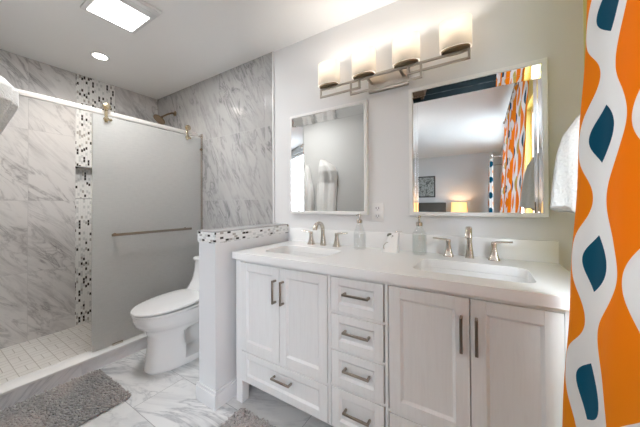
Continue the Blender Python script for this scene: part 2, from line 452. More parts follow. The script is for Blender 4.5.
# half wall between toilet and vanity
pony = quick('wall_pony', 'trim', None, (XP0, XP1, -.663, -.0, 0, .950), kind='structure', smooth=0)
bm = nb()
box(bm, XP0-.006, XP1+.006, -.669, -.6625, .950, 1.013)
link('mosaic_end_band', bm, 'mos_pony_e', pony, smooth=0)
quick('mosaic_side_band', 'mos_pony_s', pony, (XP1-.002, XP1+.006, -.6625, 0, .950, 1.013), (XP0-.006, XP0+.002, -.6625, -.011, .950, 1.013), smooth=0)
quick('stone_cap', 'cap', pony, (XP0-.006, XP1+.006, -.669, 0, 1.013, 1.021, .002))
def baseboard(name, segs):
    bm = nb()
    for s_ in segs:
        x0, x1, y0, y1, ax, sg = s_
        # profile: 9 cm board with a small stepped top
        if ax == 'y':
            box(bm, x0, x1, y0, y0+sg*.014, 0, .085, .002); box(bm, x0, x1, y0, y0+sg*.009, .083, .102, .003)
        else:
            box(bm, x0, x0+sg*.014, y0, y1, 0, .085, .002); box(bm, x0, x0+sg*.009, y0, y1, .083, .102, .003)
    return link(name, bm, 'trim', kind='structure')
baseboard('baseboard_pony', [(XP0-.014, XP1+.014, -.663, 0, 'y', -1), (XP1, 0, -.663, -.0, 'x', 1), (XP0, 0, -.663, -.012, 'x', -1)])
baseboard('baseboard_mirror', [(XP1+.014, ROOM_R-.014, 0, 0, 'y', -1)])
baseboard('baseboard_right', [(ROOM_R, 0, TOWEL_Y, 0, 'x', -1)])
baseboard('baseboard_towel', [(-2.34, -1.20, TOWEL_Y, 0, 'y', 1)])
quick('ground', 'bounce_ground', None, (ROOM_R+.16, 30, -25, 20, -.7, -.6), kind='structure', smooth=0)

# ================================================================ VANITY
VX0, VX1, VF = -1.264, .285, -.555
van = empty('vanity_cabinet', ((VX0+VX1)/2, -.28, 0), 'long white shaker vanity cabinet with nickel pulls standing against the mirror wall', 'cabinet')
bm = nb()
BZ0, BZ1 = .135, .851
fr = VF+.006          # carcass front plane, doors stand proud of it
box(bm, VX0, VX1, fr+.002, -.004, BZ0, BZ0+.02)
box(bm, VX0, VX0+.018, fr+.002, -.004, BZ0, BZ1); box(bm, VX1-.018, VX1, fr+.002, -.004, BZ0, BZ1)
box(bm, VX0+.018, VX1-.018, -.022, -.004, BZ0+.02, BZ1)
box(bm, VX0+.018, VX1-.018, fr+.030, fr+.034, BZ0+.02, .70)   # backing behind the gaps
link('carcass', bm, 'cab', van)
bm = nb()
c1, c2, c3, c4 = -.627, -.607, -.352, -.333
for x0, x1 in ((VX0, -1.221), (c1+.002, c2-.002), (c3+.003, c4-.003), (.213, VX1)):
    box(bm, x0, x1, VF, fr+.018, BZ0, BZ1, .0012, 1)
box(bm, -1.221, .213, VF+.0005, fr+.018, .837, BZ1, .001, 1)
box(bm, -1.221, .213, VF+.0005, fr+.018, BZ0, .139, .001, 1)
for x0, x1, zs in ((-1.221, c1+.002, (.3205,)), (c4-.003, .213, (.3205,)), (c2-.002, c3+.003, (.332, .5025, .6715))):
    for z in zs: box(bm, x0, x1, VF+.0005, fr+.018, z-.006, z+.006, .001, 1)
link('face_frame', bm, 'cab', van)
bm = nb()
for (x0, x1) in ((VX0, VX0+.055), (VX1-.055, VX1)):
    pass
for x0 in (VX0, VX1-.052):
    for y0 in (VF, -.060):
        b2 = nb()
        box(b2, x0, x0+.052, y0, y0+.052, 0, BZ0+.001, .002, 1)
        link('leg', b2, 'cab', van)
bm.free()
def shaker(name, x0, x1, z0, z1, st, rl, handle):
    """stiles st wide, rails rl tall, recessed panel with a small moulding"""
    bm = nb(); y0, y1 = VF-.003, fr+.016
    box(bm, x0, x0+st, y0, y1, z0, z1, .0012, 1); box(bm, x1-st, x1, y0, y1, z0, z1, .0012, 1)
    box(bm, x0+st, x1-st, y0+.0006, y1, z1-rl, z1, .0012, 1); box(bm, x0+st, x1-st, y0+.0006, y1, z0, z0+rl, .0012, 1)
    a, b, c, d = x0+st, x1-st, z0+rl, z1-rl; m_ = .009
    # sloped moulding + flat panel
    o1 = [Vector((a, y0+.0015, c)), Vector((b, y0+.0015, c)), Vector((b, y0+.0015, d)), Vector((a, y0+.0015, d))]
    o2 = [Vector((a+m_, y0+.010, c+m_)), Vector((b-m_, y0+.010, c+m_)), Vector((b-m_, y0+.010, d-m_)), Vector((a+m_, y0+.010, d-m_))]
    o3 = [Vector((p.x, y1, p.z)) for p in o2]
    rings(bm, [o1, o2, o3], False, True)
    f = [bm.verts.new(p) for p in o2]; bm.faces.new(f)
    o = link(name, bm, 'cab', van)
    hb = nb(); hx, hz, kind = handle; L = .125; yy = y0
    if kind == 'v':
        box(hb, hx-.005, hx+.005, yy-.032, yy-.023, hz-L/2, hz+L/2, .0015, 1)
        for q in (-1, 1): box(hb, hx-.005, hx+.005, yy-.024, yy+.001, hz+q*(L/2-.006)-.005, hz+q*(L/2-.006)+.005, .001, 1)
    else:
        box(hb, hx-L/2, hx+L/2, yy-.032, yy-.023, hz-.005, hz+.005, .0015, 1)
        for q in (-1, 1): box(hb, hx+q*(L/2-.006)-.005, hx+q*(L/2-.006)+.005, yy-.024, yy+.001, hz-.005, hz+.005, .001, 1)
    link('handle', hb, 'nickel_dark', o)
    return o
st = .047
shaker('door', -1.219, -.9245, .328, .835, st, st, (-.947, .708, 'v'))
shaker('door', -.9215, -.627, .328, .835, st, st, (-.893, .709, 'v'))
shaker('door', -.331, -.0405, .328, .835, st, st, (-.066, .709, 'v'))
shaker('door', -.0375, .211, .328, .835, st, st, (-.019, .711, 'v'))
shaker('drawer', -1.219, -.627, .141, .313, st, .038, (-.899, .250, 'h'))
shaker('drawer', -.331, .211, .141, .313, st, .038, (-.060, .236, 'h'))
for z0, z1 in ((.679, .835), (.510, .664), (.340, .495), (.141, .324)):
    shaker('drawer', -.605, -.355, z0, z1, .040, .036, (-.473, (z0+z1)/2+.012, 'h'))

# countertop with two cut-outs
CX0, CX1, CY0, CZ = -1.275, .305, -.576, .893
SINKS = [(-.925, -.335), (-.048, -.335)]; SHX, SHY = .212, .132
top = empty('countertop', ((CX0+CX1)/2, -.29, .853), 'white quartz vanity countertop with two sink cut-outs', 'countertop')
bm = nb(); loops = [[Vector((CX0, CY0, CZ)), Vector((CX1, CY0, CZ)), Vector((CX1, -.001, CZ)), Vector((CX0, -.001, CZ))]]
for (x, y) in SINKS: loops.append(rrect(x, y, SHX, SHY, .05, CZ))
es = []
for lp in loops:
    vs = [bm.verts.new(p) for p in lp]
    es += [bm.edges.new((vs[i], vs[(i+1) % len(vs)])) for i in range(len(vs))]
r = bmesh.ops.triangle_fill(bm, edges=es, use_beauty=True, use_dissolve=False)
fs = [g for g in r['geom'] if isinstance(g, bmesh.types.BMFace)]
r = bmesh.ops.extrude_face_region(bm, geom=fs)
bmesh.ops.translate(bm, vec=(0, 0, -.040), verts=[g for g in r['geom'] if isinstance(g, bmesh.types.BMVert)])
bmesh.ops.dissolve_limit(bm, angle_limit=.01, verts=bm.verts[:], edges=bm.edges[:])
slab = link('slab', bm, 'quartz', top, smooth=30)
bv = slab.modifiers.new('edge', 'BEVEL'); bv.width = .003; bv.segments = 2; bv.limit_method = 'ANGLE'
quick('backsplash', 'quartz', top, (CX0, .302, -.020, -.001, CZ, .995, .0015))
for (x, y), lab in zip(SINKS, ('white rectangular undermount basin below the left mirror', 'white rectangular undermount basin below the right mirror')):
    s_ = empty('sink', (x, y, .72), lab, 'sink', 'undermount basins in the countertop')
    bm = nb(); rs = []
    for z, k, rr in ((.8525, 1.07, .055), (.8525, 1.015, .05), (.83, 1.0, .05), (.78, .97, .055), (.745, .90, .06), (.735, .75, .05), (.730, .3, .03), (.728, .12, .01)):
        rs.append(rrect(x, y, SHX*k, SHY*k, rr*min(1, k), z))
    rings(bm, rs, False, True)
    o = link('basin', bm, 'porc', s_, smooth=60)
    md = o.modifiers.new('thickness', 'SOLIDIFY'); md.thickness = .010; md.offset = -1 if True else 1
    bm = nb(); lathe(bm, (x, y, .729), [(.022, 0), (.022, .004), (.016, .006), (.002, .006)], 20)
    link('drain', bm, 'nickel', s_)

# faucets
def faucet(x, y, lab, dxl, dxr):
    f = empty('faucet', (x, y, CZ+.001), lab, 'faucet', 'brushed nickel widespread faucets')
    bm = nb()
    path = []; sz = []
    H_ = .165
    for i in range(7):
        t = i/6; path.append((x, y-.0-.004*t, CZ+H_*.62*t)); w = .021-.009*min(1, t*1.3); sz.append((w, .018-.007*min(1, t*1.2)))
    R_ = .052
    for i in range(1, 15):
        a = PI*.93*i/14; path.append((x, y-.004-R_*(1-math.cos(a)), CZ+H_*.62+R_*1.05*math.sin(a)))
        sz.append((.0125+.0035*i/14, .0105))
    sweep(bm, path, sz, n=16, power=2.8)
    link('spout', bm, 'nickel', f, smooth=50)
    for dx, sg in ((dxl, -1), (dxr, 1)):
        bm = nb(); bx = x+dx
        rs = []
        for z, a, b in ((0, .025, .022), (.004, .025, .022), (.012, .021, .018), (.035, .015, .013), (.060, .0115, .011), (.078, .0115, .011), (.086, .012, .011), (.090, .008, .008)):
            rs.append(rrect(bx, y, a, b, b*.55, CZ+z, 4))
        rings(bm, rs)
        h = link('handle', bm, 'nickel', f, smooth=50)
        bm = nb()
        pts = [(bx-sg*.004, y, CZ+.081), (bx+sg*.012, y, CZ+.088), (bx+sg*.03, y, CZ+.0895), (bx+sg*.055, y, CZ+.091), (bx+sg*.076, y, CZ+.093)]
        sweep(bm, pts, [(.009, .007), (.011, .006), (.0095, .0048), (.009, .0042), (.0095, .0042)], ref=Vector((0, 1, 0)), n=12, power=3)
        link('lever', bm, 'nickel', h, smooth=50)
faucet(-.925, -.095, 'brushed nickel gooseneck faucet with two levers at the left sink', -.100, .105)
faucet(-.055, -.075, 'brushed nickel gooseneck faucet with two levers at the right sink', -.098, .105)

# ================================================================ MIRRORS
def mirror(x0, x1, z0, z1, lab):
    m = empty('mirror', ((x0+x1)/2, 0, (z0+z1)/2), lab, 'mirror', 'white framed mirrors above the vanity')
    w, T = .021, .032; bm = nb()
    o1 = [(x0, x1, z0, z1)]
    def rect(a, b, c, d, y): return [Vector((a, y, c)), Vector((b, y, c)), Vector((b, y, d)), Vector((a, y, d))]
    prof = [(0, -.002), (0, -T+.002), (.002, -T), (w-.003, -T), (w, -T+.003), (w, -.012)]
    rs = [rect(x0+i, x1-i, z0+i, z1-i, y) for i, y in prof]
    rings(bm, rs, False, False); link('frame', bm, 'mframe', m, smooth=30)
    quick('backing', 'mframe', m, (x0+.004, x1-.004, -.009, -.001, z0+.004, z1-.004), smooth=0)
    a, b, c, d = x0+w, x1-w, z0+w, z1-w; B = .066
    quick('mirror_glass', 'mirror', m, (a, b, -.012, -.0095, c, d), smooth=0)
    return m, a, b, c, d, B
def bevel_strips(m, a, b, c, d, B, left, right):
    """paired bevelled mirror strips along the top and the sides, each a sloped facet with a small rib"""
    h = B/2; yb = -.0125
    def facet(name, quads):
        bm = nb()
        for q in quads:
            v = [bm.verts.new(p) for p in q]; bm.faces.new(v)
            w_ = [bm.verts.new((p[0], yb, p[2])) for p in q]
            for i in range(4):
                bm.faces.new((v[i], v[(i+1) % 4], w_[(i+1) % 4], w_[i]))
        return link(name, bm, 'mirror', m, smooth=0)
    dp = .0125
    qs = []      # top: facets lean down and forward (outer edge proud)
    for k in (0, 1):
        z1, z0 = d-k*h, d-(k+1)*h+.005
        qs.append([(a, yb-.001, z0), (b, yb-.001, z0), (b, yb-dp, z1), (a, yb-dp, z1)])
    facet('bevelled_strip', qs)
    for flag, s_ in ((left, 1), (right, -1)):
        if not flag: continue
        qs = []; e = a if s_ == 1 else b; Bw, dd = flag
        hh = Bw/2
        for k in (0, 1):
            xo, xi = e+s_*k*hh, e+s_*((k+1)*hh-.004)
            qs.append([(xi, yb-.001, c), (xi, yb-.001, d-B), (xo, yb-dd, d-B), (xo, yb-dd, c)])
        facet('bevelled_strip', qs)
r = mirror(-1.262, -.630, 1.105, 1.856, 'white framed mirror nearest the tiled wall, wide glass strips along its left side'); bevel_strips(*r[:6], (.098, .028), 0)
r = mirror(-.364, .269, 1.105, 1.856, 'white framed mirror beside the patterned curtain, reflecting the bedroom'); bevel_strips(*r[:6], (.030, .002), (.034, .003))

# ================================================================ VANITY LIGHT
vl = empty('vanity_light', (-.488, 0, 1.96), 'four-shade vanity light of overlapping nickel bars above the two mirrors', 'wall light')
FY = -.115
quick('backplate', 'fixture', vl, (-.618, -.366, -.026, 0, 1.895, 2.015, .003))
def bar(x0, x1, z): return (x0, x1, FY-.006, FY+.006, z-.006, z+.006, .0015, 1)
def post(x, z0, z1): return (x-.006, x+.006, FY-.0065, FY+.0065, z0, z1, .0015, 1)
quick('bar_frame', 'fixture', vl, bar(-.925, -.045, 1.953), bar(-.925, -.672+.03, 1.903), bar(-.345, -.045, 1.910), bar(-.700, -.276, 1.874),
      post(-.925, 1.897, 1.959), post(-.045, 1.904, 1.959), post(-.700, 1.868, 1.959), post(-.276, 1.868, 1.959), post(-.345, 1.904, 1.959), post(-.642, 1.897, 1.959))
for ax_ in (-.60, -.40): quick('arm', 'fixture', vl, (ax_, ax_+.014, FY, -.020, 1.945, 1.958, .001, 1))
def halfoval(cx, cy, rx, ry, z, n=28):
    return [Vector((cx+rx*math.copysign(abs(math.cos(2*PI*i/n))**.8, math.cos(2*PI*i/n)), cy+ry*math.copysign(abs(math.sin(2*PI*i/n))**.8, math.sin(2*PI*i/n)), z)) for i in range(n)]
for i, cx in enumerate((-.862, -.613, -.357, -.107)):
    bm = nb(); cy = FY; rx, ry = .076, .046
    z0, z1 = 1.968, 2.118
    rings(bm, [halfoval(cx, cy, rx*.80, ry*.80, z0), halfoval(cx, cy, rx, ry, z0+.004), halfoval(cx, cy, rx, ry, z1), halfoval(cx, cy, rx-.003, ry-.003, z1), halfoval(cx, cy, rx-.003, ry-.003, z0+.006)], False, False)
    sh = link('lamp_shade', bm, 'shade', vl, smooth=50)
    bm = nb(); rings(bm, [halfoval(cx, cy, .030, .022, 1.958), halfoval(cx, cy, .066, .040, 1.962), halfoval(cx, cy, .068, .041, 1.970), halfoval(cx, cy, .03, .02, 1.972)])
    link('shade_cup', bm, 'bronze', sh)
    bm = nb(); lathe(bm, (cx, cy, 1.972), [(.012, 0), (.014, .03), (.024, .06), (.024, .075), (.012, .092), (.002, .096)], 16)
    link('bulb', bm, 'bulb' if 'bulb' in MAT else 'ceramic', sh)
    lamp('POINT', 'bulb_light', (cx, cy, 2.080), 1.2, (1.0, .94, .87), .016)

# ================================================================ CEILING LIGHTS
fan = empty('ceiling_fan_light', (-1.95, -.88, CEIL), 'square white bathroom exhaust fan with a lit panel on the ceiling', 'ceiling light')
fx0, fx1, fy0, fy1 = -2.145, -1.755, -1.035, -.732
quick('housing', 'trim', fan, (fx0, fx1, fy0, fy1, CEIL-.018, CEIL-.0005, .005))
quick('light_panel', 'panel', fan, (-2.118, -1.868, -1.008, -.758, CEIL-.021, CEIL-.017, .001))
quick('grille_slot', 'dark_gap', fan, (-1.806, -1.800, -1.02, -.775, CEIL-.0195, CEIL-.017), smooth=0)
quick('grille_cover', 'trim', fan, (-1.798, -1.760, -1.025, -.738, CEIL-.026, CEIL-.017, .003))
can = empty('recessed_light', (-2.73, -.742, CEIL), 'small round recessed downlight in the ceiling over the shower', 'ceiling light')
bm = nb(); lathe(bm, (-2.73, -.742, CEIL), [(.066, -.0005), (.066, -.004), (.052, -.006), (.050, -.004), (.050, -.0005)], 32); link('trim_ring', bm, 'trim', can)
bm = nb(); lathe(bm, (-2.73, -.742, CEIL), [(.049, -.001), (.049, -.0045), (.044, -.005)], 32); link('lens', bm, 'can', can)
lamp('AREA', 'panel_light', (-1.993, -.883, CEIL-.024), 11.5, (1, 1, 1), .24)
lamp('SPOT', 'shower_downlight', (-2.73, -.742, CEIL-.02), 19, (1.0, .88, .76), .05, spot=math.radians(150))
pl = empty('added_fill_lamp', (-1.10, -2.55, CEIL), 'added white globe fill lamp out of view in the bedroom', 'added fill lamp')  # lamp added out of view to light the vanity from the front
bm = nb(); lathe(bm, (-1.10, -2.55, CEIL), [(.06, -.0005), (.06, -.02), (.006, -.03), (.006, -.26)], 20); link('cord', bm, 'trim', pl)
bm = nb(); bmesh.ops.create_uvsphere(bm, u_segments=28, v_segments=16, radius=.16); bmesh.ops.translate(bm, vec=(-1.10, -2.55, CEIL-.41), verts=bm.verts[:]); link('globe', bm, 'globe', pl)
lamp('POINT', 'added_fill_light', (-1.10, -2.55, CEIL-.41), 76, (.975, .99, 1), .165)

# ================================================================ SHOWER DOOR AND FITTINGS
DX = -2.41
sd = empty('shower_door', (DX, -.45, .10), 'sliding obscure glass shower door with a nickel towel bar', 'shower door')
bm = nb(); box(bm, DX-.005, DX+.005, -.890, -.030, .112, 1.850, .001, 1); link('glass_panel', bm, 'doorglass', sd, smooth=30)
quick('edge_strip', 'winglass', sd, (DX-.006, DX+.006, -.896, -.8905, .112, 1.85), smooth=0)
tb = nb(); box(tb, DX+.048, DX+.064, -.790, -.160, .942, .962, .004)
for y in (-.755, -.195): lathe(tb, (DX, y, .951), [(.013, .006), (.013, .012), (.007, .013), (.007, .052)], 14, 'x')
link('towel_bar', tb, 'nickel_dark', sd)
for y in (-.812, -.175):
    rb = nb()
    lathe(rb, (DX, y, 1.918), [(.024, .014), (.026, .014), (.026, .030), (.020, .034), (.006, .035)], 20, 'x')
    box(rb, DX+.0095, DX+.0145, y-.010, y+.010, 1.80, 1.93, .002, 1)
    lathe(rb, (DX, y, 1.826), [(.016, .006), (.018, .010), (.018, .022), (.006, .024)], 16, 'x')
    lathe(rb, (DX, y+.028, 1.826), [(.010, .006), (.010, .018), (.004, .019)], 12, 'x')
    link('roller', rb, 'brass', sd)
quick('bottom_guide', 'nickel', sd, (DX-.012, DX+.014, -.770, -.700, .102, .120, .003))
rail = empty('shower_rail', (DX, -.75, 1.86), 'long pale metal rail carrying the shower door across the shower opening', 'rail')
quick('rail_bar', 'rail', rail, (DX-.008, DX+.008, TOWEL_Y+.004, -.055, 1.858, 1.892, .004))
quick('rail_end_bracket', 'nickel', rail, (DX-.005, DX+.005, -.055, -.012, 1.862, 1.872, .001), (DX-.014, DX+.014, -.020, -.010, 1.85, 1.895, .002))
jm = empty('door_jamb', (DX, -.012, .102), 'slim nickel wall jamb at the end of the shower door', 'door jamb')
quick('channel', 'nickel', jm, (DX-.010, DX+.010, -.024, -.0105, .103, 1.848, .001))
bm = nb(); lathe(bm, (DX, -.030, 1.735), [(.010, -.004), (.012, 0), (.012, .02), (.006, .024)], 12, 'x'); link('bumper', bm, 'bronze', jm)

shw = empty('shower_fixture', (-2.905, -.010, 2.20), 'bronze shower head on an angled arm high on the tiled wall', 'shower head')
bm = nb(); sweep(bm, [(-2.905, -.012, 2.20), (-2.905, -.05, 2.195), (-2.905, -.10, 2.165), (-2.905, -.15, 2.125)], (.009, .009), n=12); link('arm', bm, 'bronze', shw)
bm = nb(); lathe(bm, (-2.905, -.010, 2.20), [(.030, 0), (.030, -.006), (.014, -.014)], 18, 'y'); link('flange', bm, 'bronze', shw)
bm = nb(); lathe(bm, (0, 0, 0), [(.012, .03), (.016, .012), (.030, 0), (.060, -.014), (.064, -.022), (.060, -.028), (.01, -.029)], 22)
bmesh.ops.rotate(bm, cent=(0, 0, 0), matrix=Matrix.Rotation(math.radians(-38), 3, 'X'), verts=bm.verts[:])
bmesh.ops.translate(bm, vec=(-2.905, -.165, 2.105), verts=bm.verts[:]); link('spray_head', bm, 'bronze', shw)

# ================================================================ TOILET
TX = -2.005
toi = empty('toilet', (TX, -.42, 0), 'white one-piece elongated toilet beside the shower curb', 'toilet')
def egg(z, front, back, hw, hwb=None, n=48, pf=2.2, mid=None):
    """plan outline: rounded front at y=front, squarer back at y=back"""
    hwb = hwb or hw; mid = mid if mid is not None else front+(back-front)*.45; out = []
    for i in range(n):
        a = 2*PI*i/n; c, s_ = math.cos(a), math.sin(a)
        if s_ <= 0:
            x = hw*math.copysign(abs(c)**(2/pf), c); y = mid-(mid-front)*abs(s_)**(2/pf)
        else:
            x = math.copysign(abs(c)**(2/3.6), c); y = mid+(back-mid)*abs(s_)**(2/4.5)
            w = hw+(hwb-hw)*(y-mid)/(back-mid); x *= w
        out.append(Vector((TX+x, y, z)))
    return out
bm = nb()
lev = [(0, -.715, -.06, .142, .128), (.012, -.722, -.06, .146, .130), (.03, -.720, -.06, .144, .128), (.08, -.712, -.06, .138, .126), (.14, -.704, -.06, .132, .124), (.20, -.698, -.06, .128, .124),
       (.245, -.700, -.06, .130, .126), (.285, -.718, -.06, .148, .132), (.315, -.750, -.06, .170, .14), (.345, -.778, -.06, .182, .15), (.38, -.790, -.06, .186, .155), (.400, -.791, -.06, .186, .16), (.408, -.787, -.06, .182, .158)]
fine = []
for (l0, l1) in zip(lev, lev[1:]):
    for q in range(3):
        t = q/3; fine.append(tuple(a+(b-a)*t for a, b in zip(l0, l1)))
fine.append(lev[-1])
vv = rings(bm, [egg(l[0], l[1], l[2], l[3], l[4], n=72) for l in fine])
for ring in vv:      # recessed trapway panel on the side
    for v in ring:
        if v.co.y > -.50 and .055 < v.co.z < .262 and abs(v.co.x-TX) > .07:
            k = min(1, (v.co.y+.50)/.02)*min(1, (v.co.z-.055)/.015)*min(1, (.262-v.co.z)/.02)
            v.co.x = TX+math.copysign(abs(v.co.x-TX)-(abs(v.co.x-TX)-.022)*k, v.co.x-TX)
link('bowl', bm, 'porc', toi, smooth=50)
def slab_egg(name, z0, z1, f, b, hw, dome, slope, mid=-.50):
    bm = nb(); rs = []
    for z, k in ((z0, .985), (z0+.004, 1.0), (z1-.006, 1.0), (z1-.001, .985), (z1+dome*.5, .85), (z1+dome, .5), (z1+dome, .05)):
        ring = egg(z, mid+(f-mid)*k, mid+(b-mid)*k, hw*k, hw*k*.92, mid=mid)
        for p in ring: p.z += slope*(p.y-f)
        rs.append(ring)
    rings(bm, rs); return link(name, bm, 'porc', toi, smooth=40)
slab_egg('seat', .409, .424, -.796, -.330, .186, 0, .01)
slab_egg('lid', .4275, .443, -.800, -.325, .189, .006, .05)
bm = nb(); rs = []
for z, yf_, hw in ((.36, -.40, .180), (.43, -.355, .192), (.47, -.305, .200), (.52, -.268, .207), (.60, -.242, .212), (.680, -.236, .214)):
    rs.append(rrect(TX, (yf_-.045)/2, hw, (-.045-yf_)/2, .055, z, 6))
rings(bm, rs); link('tank', bm, 'porc', toi, smooth=50)
bm = nb(); rs = []
for z, e in ((.682, .002), (.686, .008), (.702, .009), (.712, .003), (.716, -.02), (.717, -.08)):
    rs.append(rrect(TX, -.142, .214+e, .098+e, .055, z, 6))
rings(bm, rs); tl = link('tank_lid', bm, 'porc', toi, smooth=50)
bm = nb(); lathe(bm, (TX, -.142, .716), [(.022, 0), (.022, .005), (.018, .007), (.002, .007)], 20); link('flush_button', bm, 'rail', tl)
bm = nb(); sweep(bm, [(TX+.125, -.235, .46)]*1+[(TX+.135, -.235, .46)], (.006, .006), ref=Vector((0, 0, 1))); link('lid_hinge', bm, 'porc', toi)

# ================================================================ RUGS
def rug(x0, x1, y0, y1, lab, seed, rz=0.0, cut=None):
    r = empty('bath_rug', ((x0+x1)/2, (y0+y1)/2, 0), lab, 'rug', 'grey shag bath rugs', rz)
    hx, hy = (x1-x0)/2, (y1-y0)/2
    bm = nb(); rings(bm, [rrect(0, 0, hx-.008, hy-.008, .035, z) for z in (.001, .008)]); link('rug_backing', bm, 'rugbase', r, world=False, smooth=0)
    rnd = random.Random(seed); V = []; F = []; stp = .0105
    ny = int(2*hy/stp); nx = int(2*hx/stp)
    for j in range(ny):
        for i in range(nx):
            x = -hx+.006+stp*(i+.5*(j % 2))+rnd.uniform(-.002, .002); y = -hy+.006+stp*j+rnd.uniform(-.002, .002)
            ex, ey = hx-.03-abs(x), hy-.03-abs(y)
            if ex < 0 and ey < 0 and ex*ex+ey*ey > .0008: continue
            if abs(x) > hx: continue
            L = rnd.uniform(.010, .017); a = rnd.uniform(0, 2*PI); ln = rnd.uniform(.004, .016)
            dx, dy = math.cos(a)*ln, math.sin(a)*ln-.004
            k0 = len(V); n = 5
            for (t, rad) in ((0, .0052), (.45, .0062), (.8, .0058), (1, .0022)):
                cx, cy, cz = x+dx*t*t, y+dy*t*t, .006+L*t*(1-.2*t)
                for q in range(n):
                    th = 2*PI*q/n+a; V.append((cx+rad*math.cos(th), cy+rad*math.sin(th), cz))
            for lv in range(3):
                for q in range(n):
                    F.append((k0+lv*n+q, k0+lv*n+(q+1) % n, k0+(lv+1)*n+(q+1) % n, k0+(lv+1)*n+q))
            F.append(tuple(k0+3*n+q for q in range(n)))
    me = bpy.data.meshes.new('rug_pile'); me.from_pydata(V, [], F); me.materials.append(MAT['rug'])
    for p in me.polygons: p.use_smooth = True
    o = bpy.data.objects.new('rug_pile', me); COL.objects.link(o); o.parent = r; o['kind'] = 'stuff'
rug(-2.335, -1.825, -1.48, -.870, 'grey shag bath rug lying along the shower curb', 3)
rug(-1.185, -.400, -1.08, -.585, 'grey shag bath rug lying in front of the vanity', 4)

# ================================================================ CURTAINS
def curtain(x, y0, y1, z0, z1, lab, s0=0.0, amp=.02, fold=.15, phase=0.0, drift=.047, fullness=1.0):
    """x is the plane at z=1.7; the cloth swings out from the wall by drift per metre of drop"""
    c = empty('curtain', (x, y0, z1), lab, 'curtain', 'patterned curtains along the right wall')
    bm = nb(); uvl = bm.loops.layers.uv.new('UVMap'); L = abs(y1-y0); nu = int(L/.008); nv = 60
    grid = []
    for j in range(nv+1):
        t = j/nv; z = z1+(z0-z1)*t; row = []
        for i in range(nu+1):
            q = i/nu; y = y0+(y1-y0)*q; d = abs(y-y0)
            am = amp*(.8+.5*t)
            ph = 2*PI*d/fold+phase+.30*math.sin(2.1*t+.6)
            xx = x-drift*(1.7-max(z, .35))+am*math.cos(ph)+am*.22*math.cos(2*ph+1.1+2*t)+.0015*math.sin(17*z+9*d)
            yy = y-.004*t
            row.append((bm.verts.new((xx, yy, z)), (s0+d*fullness, z)))
        grid.append(row)
    for j in range(nv):
        for i in range(nu):
            qd = (grid[j][i], grid[j][i+1], grid[j+1][i+1], grid[j+1][i])
            f = bm.faces.new([g[0] for g in qd])
            for lp, g in zip(f.loops, qd): lp[uvl].uv = g[1]
    o = link('fabric', bm, 'curtain', c, smooth=180)
    md = o.modifiers.new('thickness', 'SOLIDIFY'); md.thickness = .0025
    return c
curtain(.263, -.605, -1.36, .03, 2.325, 'orange, teal and white ogee curtain hanging closest to the sinks', s0=.003, fold=.26, phase=-2*PI*.175/.26, amp=.0055, drift=.055, fullness=.97)
curtain(.275, -1.50, -2.75, .03, 2.325, 'patterned curtain in the bedroom next to the bathroom, seen in the right mirror', s0=.25, fold=.19, amp=.025)
curtain(.17, -4.45, -5.55, .03, 2.05, 'patterned curtain farthest into the bedroom', s0=.1, fold=.17, amp=.03, drift=.01)
def rod(x, y0, y1, z, lab):
    r = empty('curtain_rod', (x, (y0+y1)/2, z), lab, 'curtain rod', 'curtain rods along the right wall')
    bm = nb(); sweep(bm, [(x, y0, z), (x, y1, z)], (.011, .011)); link('pole', bm, 'nickel', r)
    for y in (y0, y1):
        bm = nb(); bmesh.ops.create_uvsphere(bm, u_segments=14, v_segments=8, radius=.022); bmesh.ops.translate(bm, vec=(x, y, z), verts=bm.verts[:]); link('finial', bm, 'nickel', r)
    for y in (y0+.12, y1-.12):
        bm = nb(); sweep(bm, [(x, y, z-.008), (x+.05, y, z-.012), (ROOM_R-.001, y, z-.012)], (.007, .007), ref=Vector((0, 1, 0))); lathe(bm, (ROOM_R, y, z-.012), [(.022, -.006), (.022, -.001)], 16, 'x'); link('bracket', bm, 'nickel', r)
rod(.296, -3.0, -.50, 2.345, 'long metal curtain rod close to the ceiling')
rod(.17, -5.7, -4.2, 2.07, 'shorter metal curtain rod over the far bedroom window')

# ================================================================ TOWELS
def towel_body(name, parent, cx, cy, prof, ax, seed, n=64, mat='towel', ruff=.16):
    """prof rows: z, half width, depth, lateral shift; hangs against a wall, ax = outward axis ('+y' or '-x')"""
    rnd = random.Random(seed); k1, k2 = rnd.uniform(0, 6), rnd.uniform(0, 6); bm = nb(); rs = []
    rows = []
    for a, b in zip(prof, prof[1:]):
        for q in range(5): rows.append(tuple(u+(v-u)*(.5-.5*math.cos(PI*q/5)) for u, v in zip(a, b)))
    rows.append(prof[-1]); z_top, z_bot = prof[0][0], prof[-1][0]
    for (z, hw, dp, sh) in rows:
        t = (z_top-z)/(z_top-z_bot); ring = []
        for i in range(n):
            a = 2*PI*i/n; c, s_ = math.cos(a), math.sin(a)
            if s_ < 0: out_ = 0.004; lat = c*hw
            else:
                f = 1+ruff*min(1, t*3)*(math.sin(6*a+k1+1.4*t)+.5*math.sin(11*a+k2-2*t))
                out_ = .004+dp*(abs(s_)**.75)*f; lat = c*hw*(1+.03*math.sin(9*t+k1))
            lat += sh
            zz = z + (.010*math.sin(5*a+k2) if t > .98 else 0)+.012*t*math.sin(3*a+k1)
            if ax == '+y': p = Vector((cx+lat, cy+out_, zz))
            else: p = Vector((cx-out_, cy+lat, zz))
            ring.append(p)
        rs.append(ring)
    rings(bm, rs); return link(name, bm, mat, parent, smooth=180)
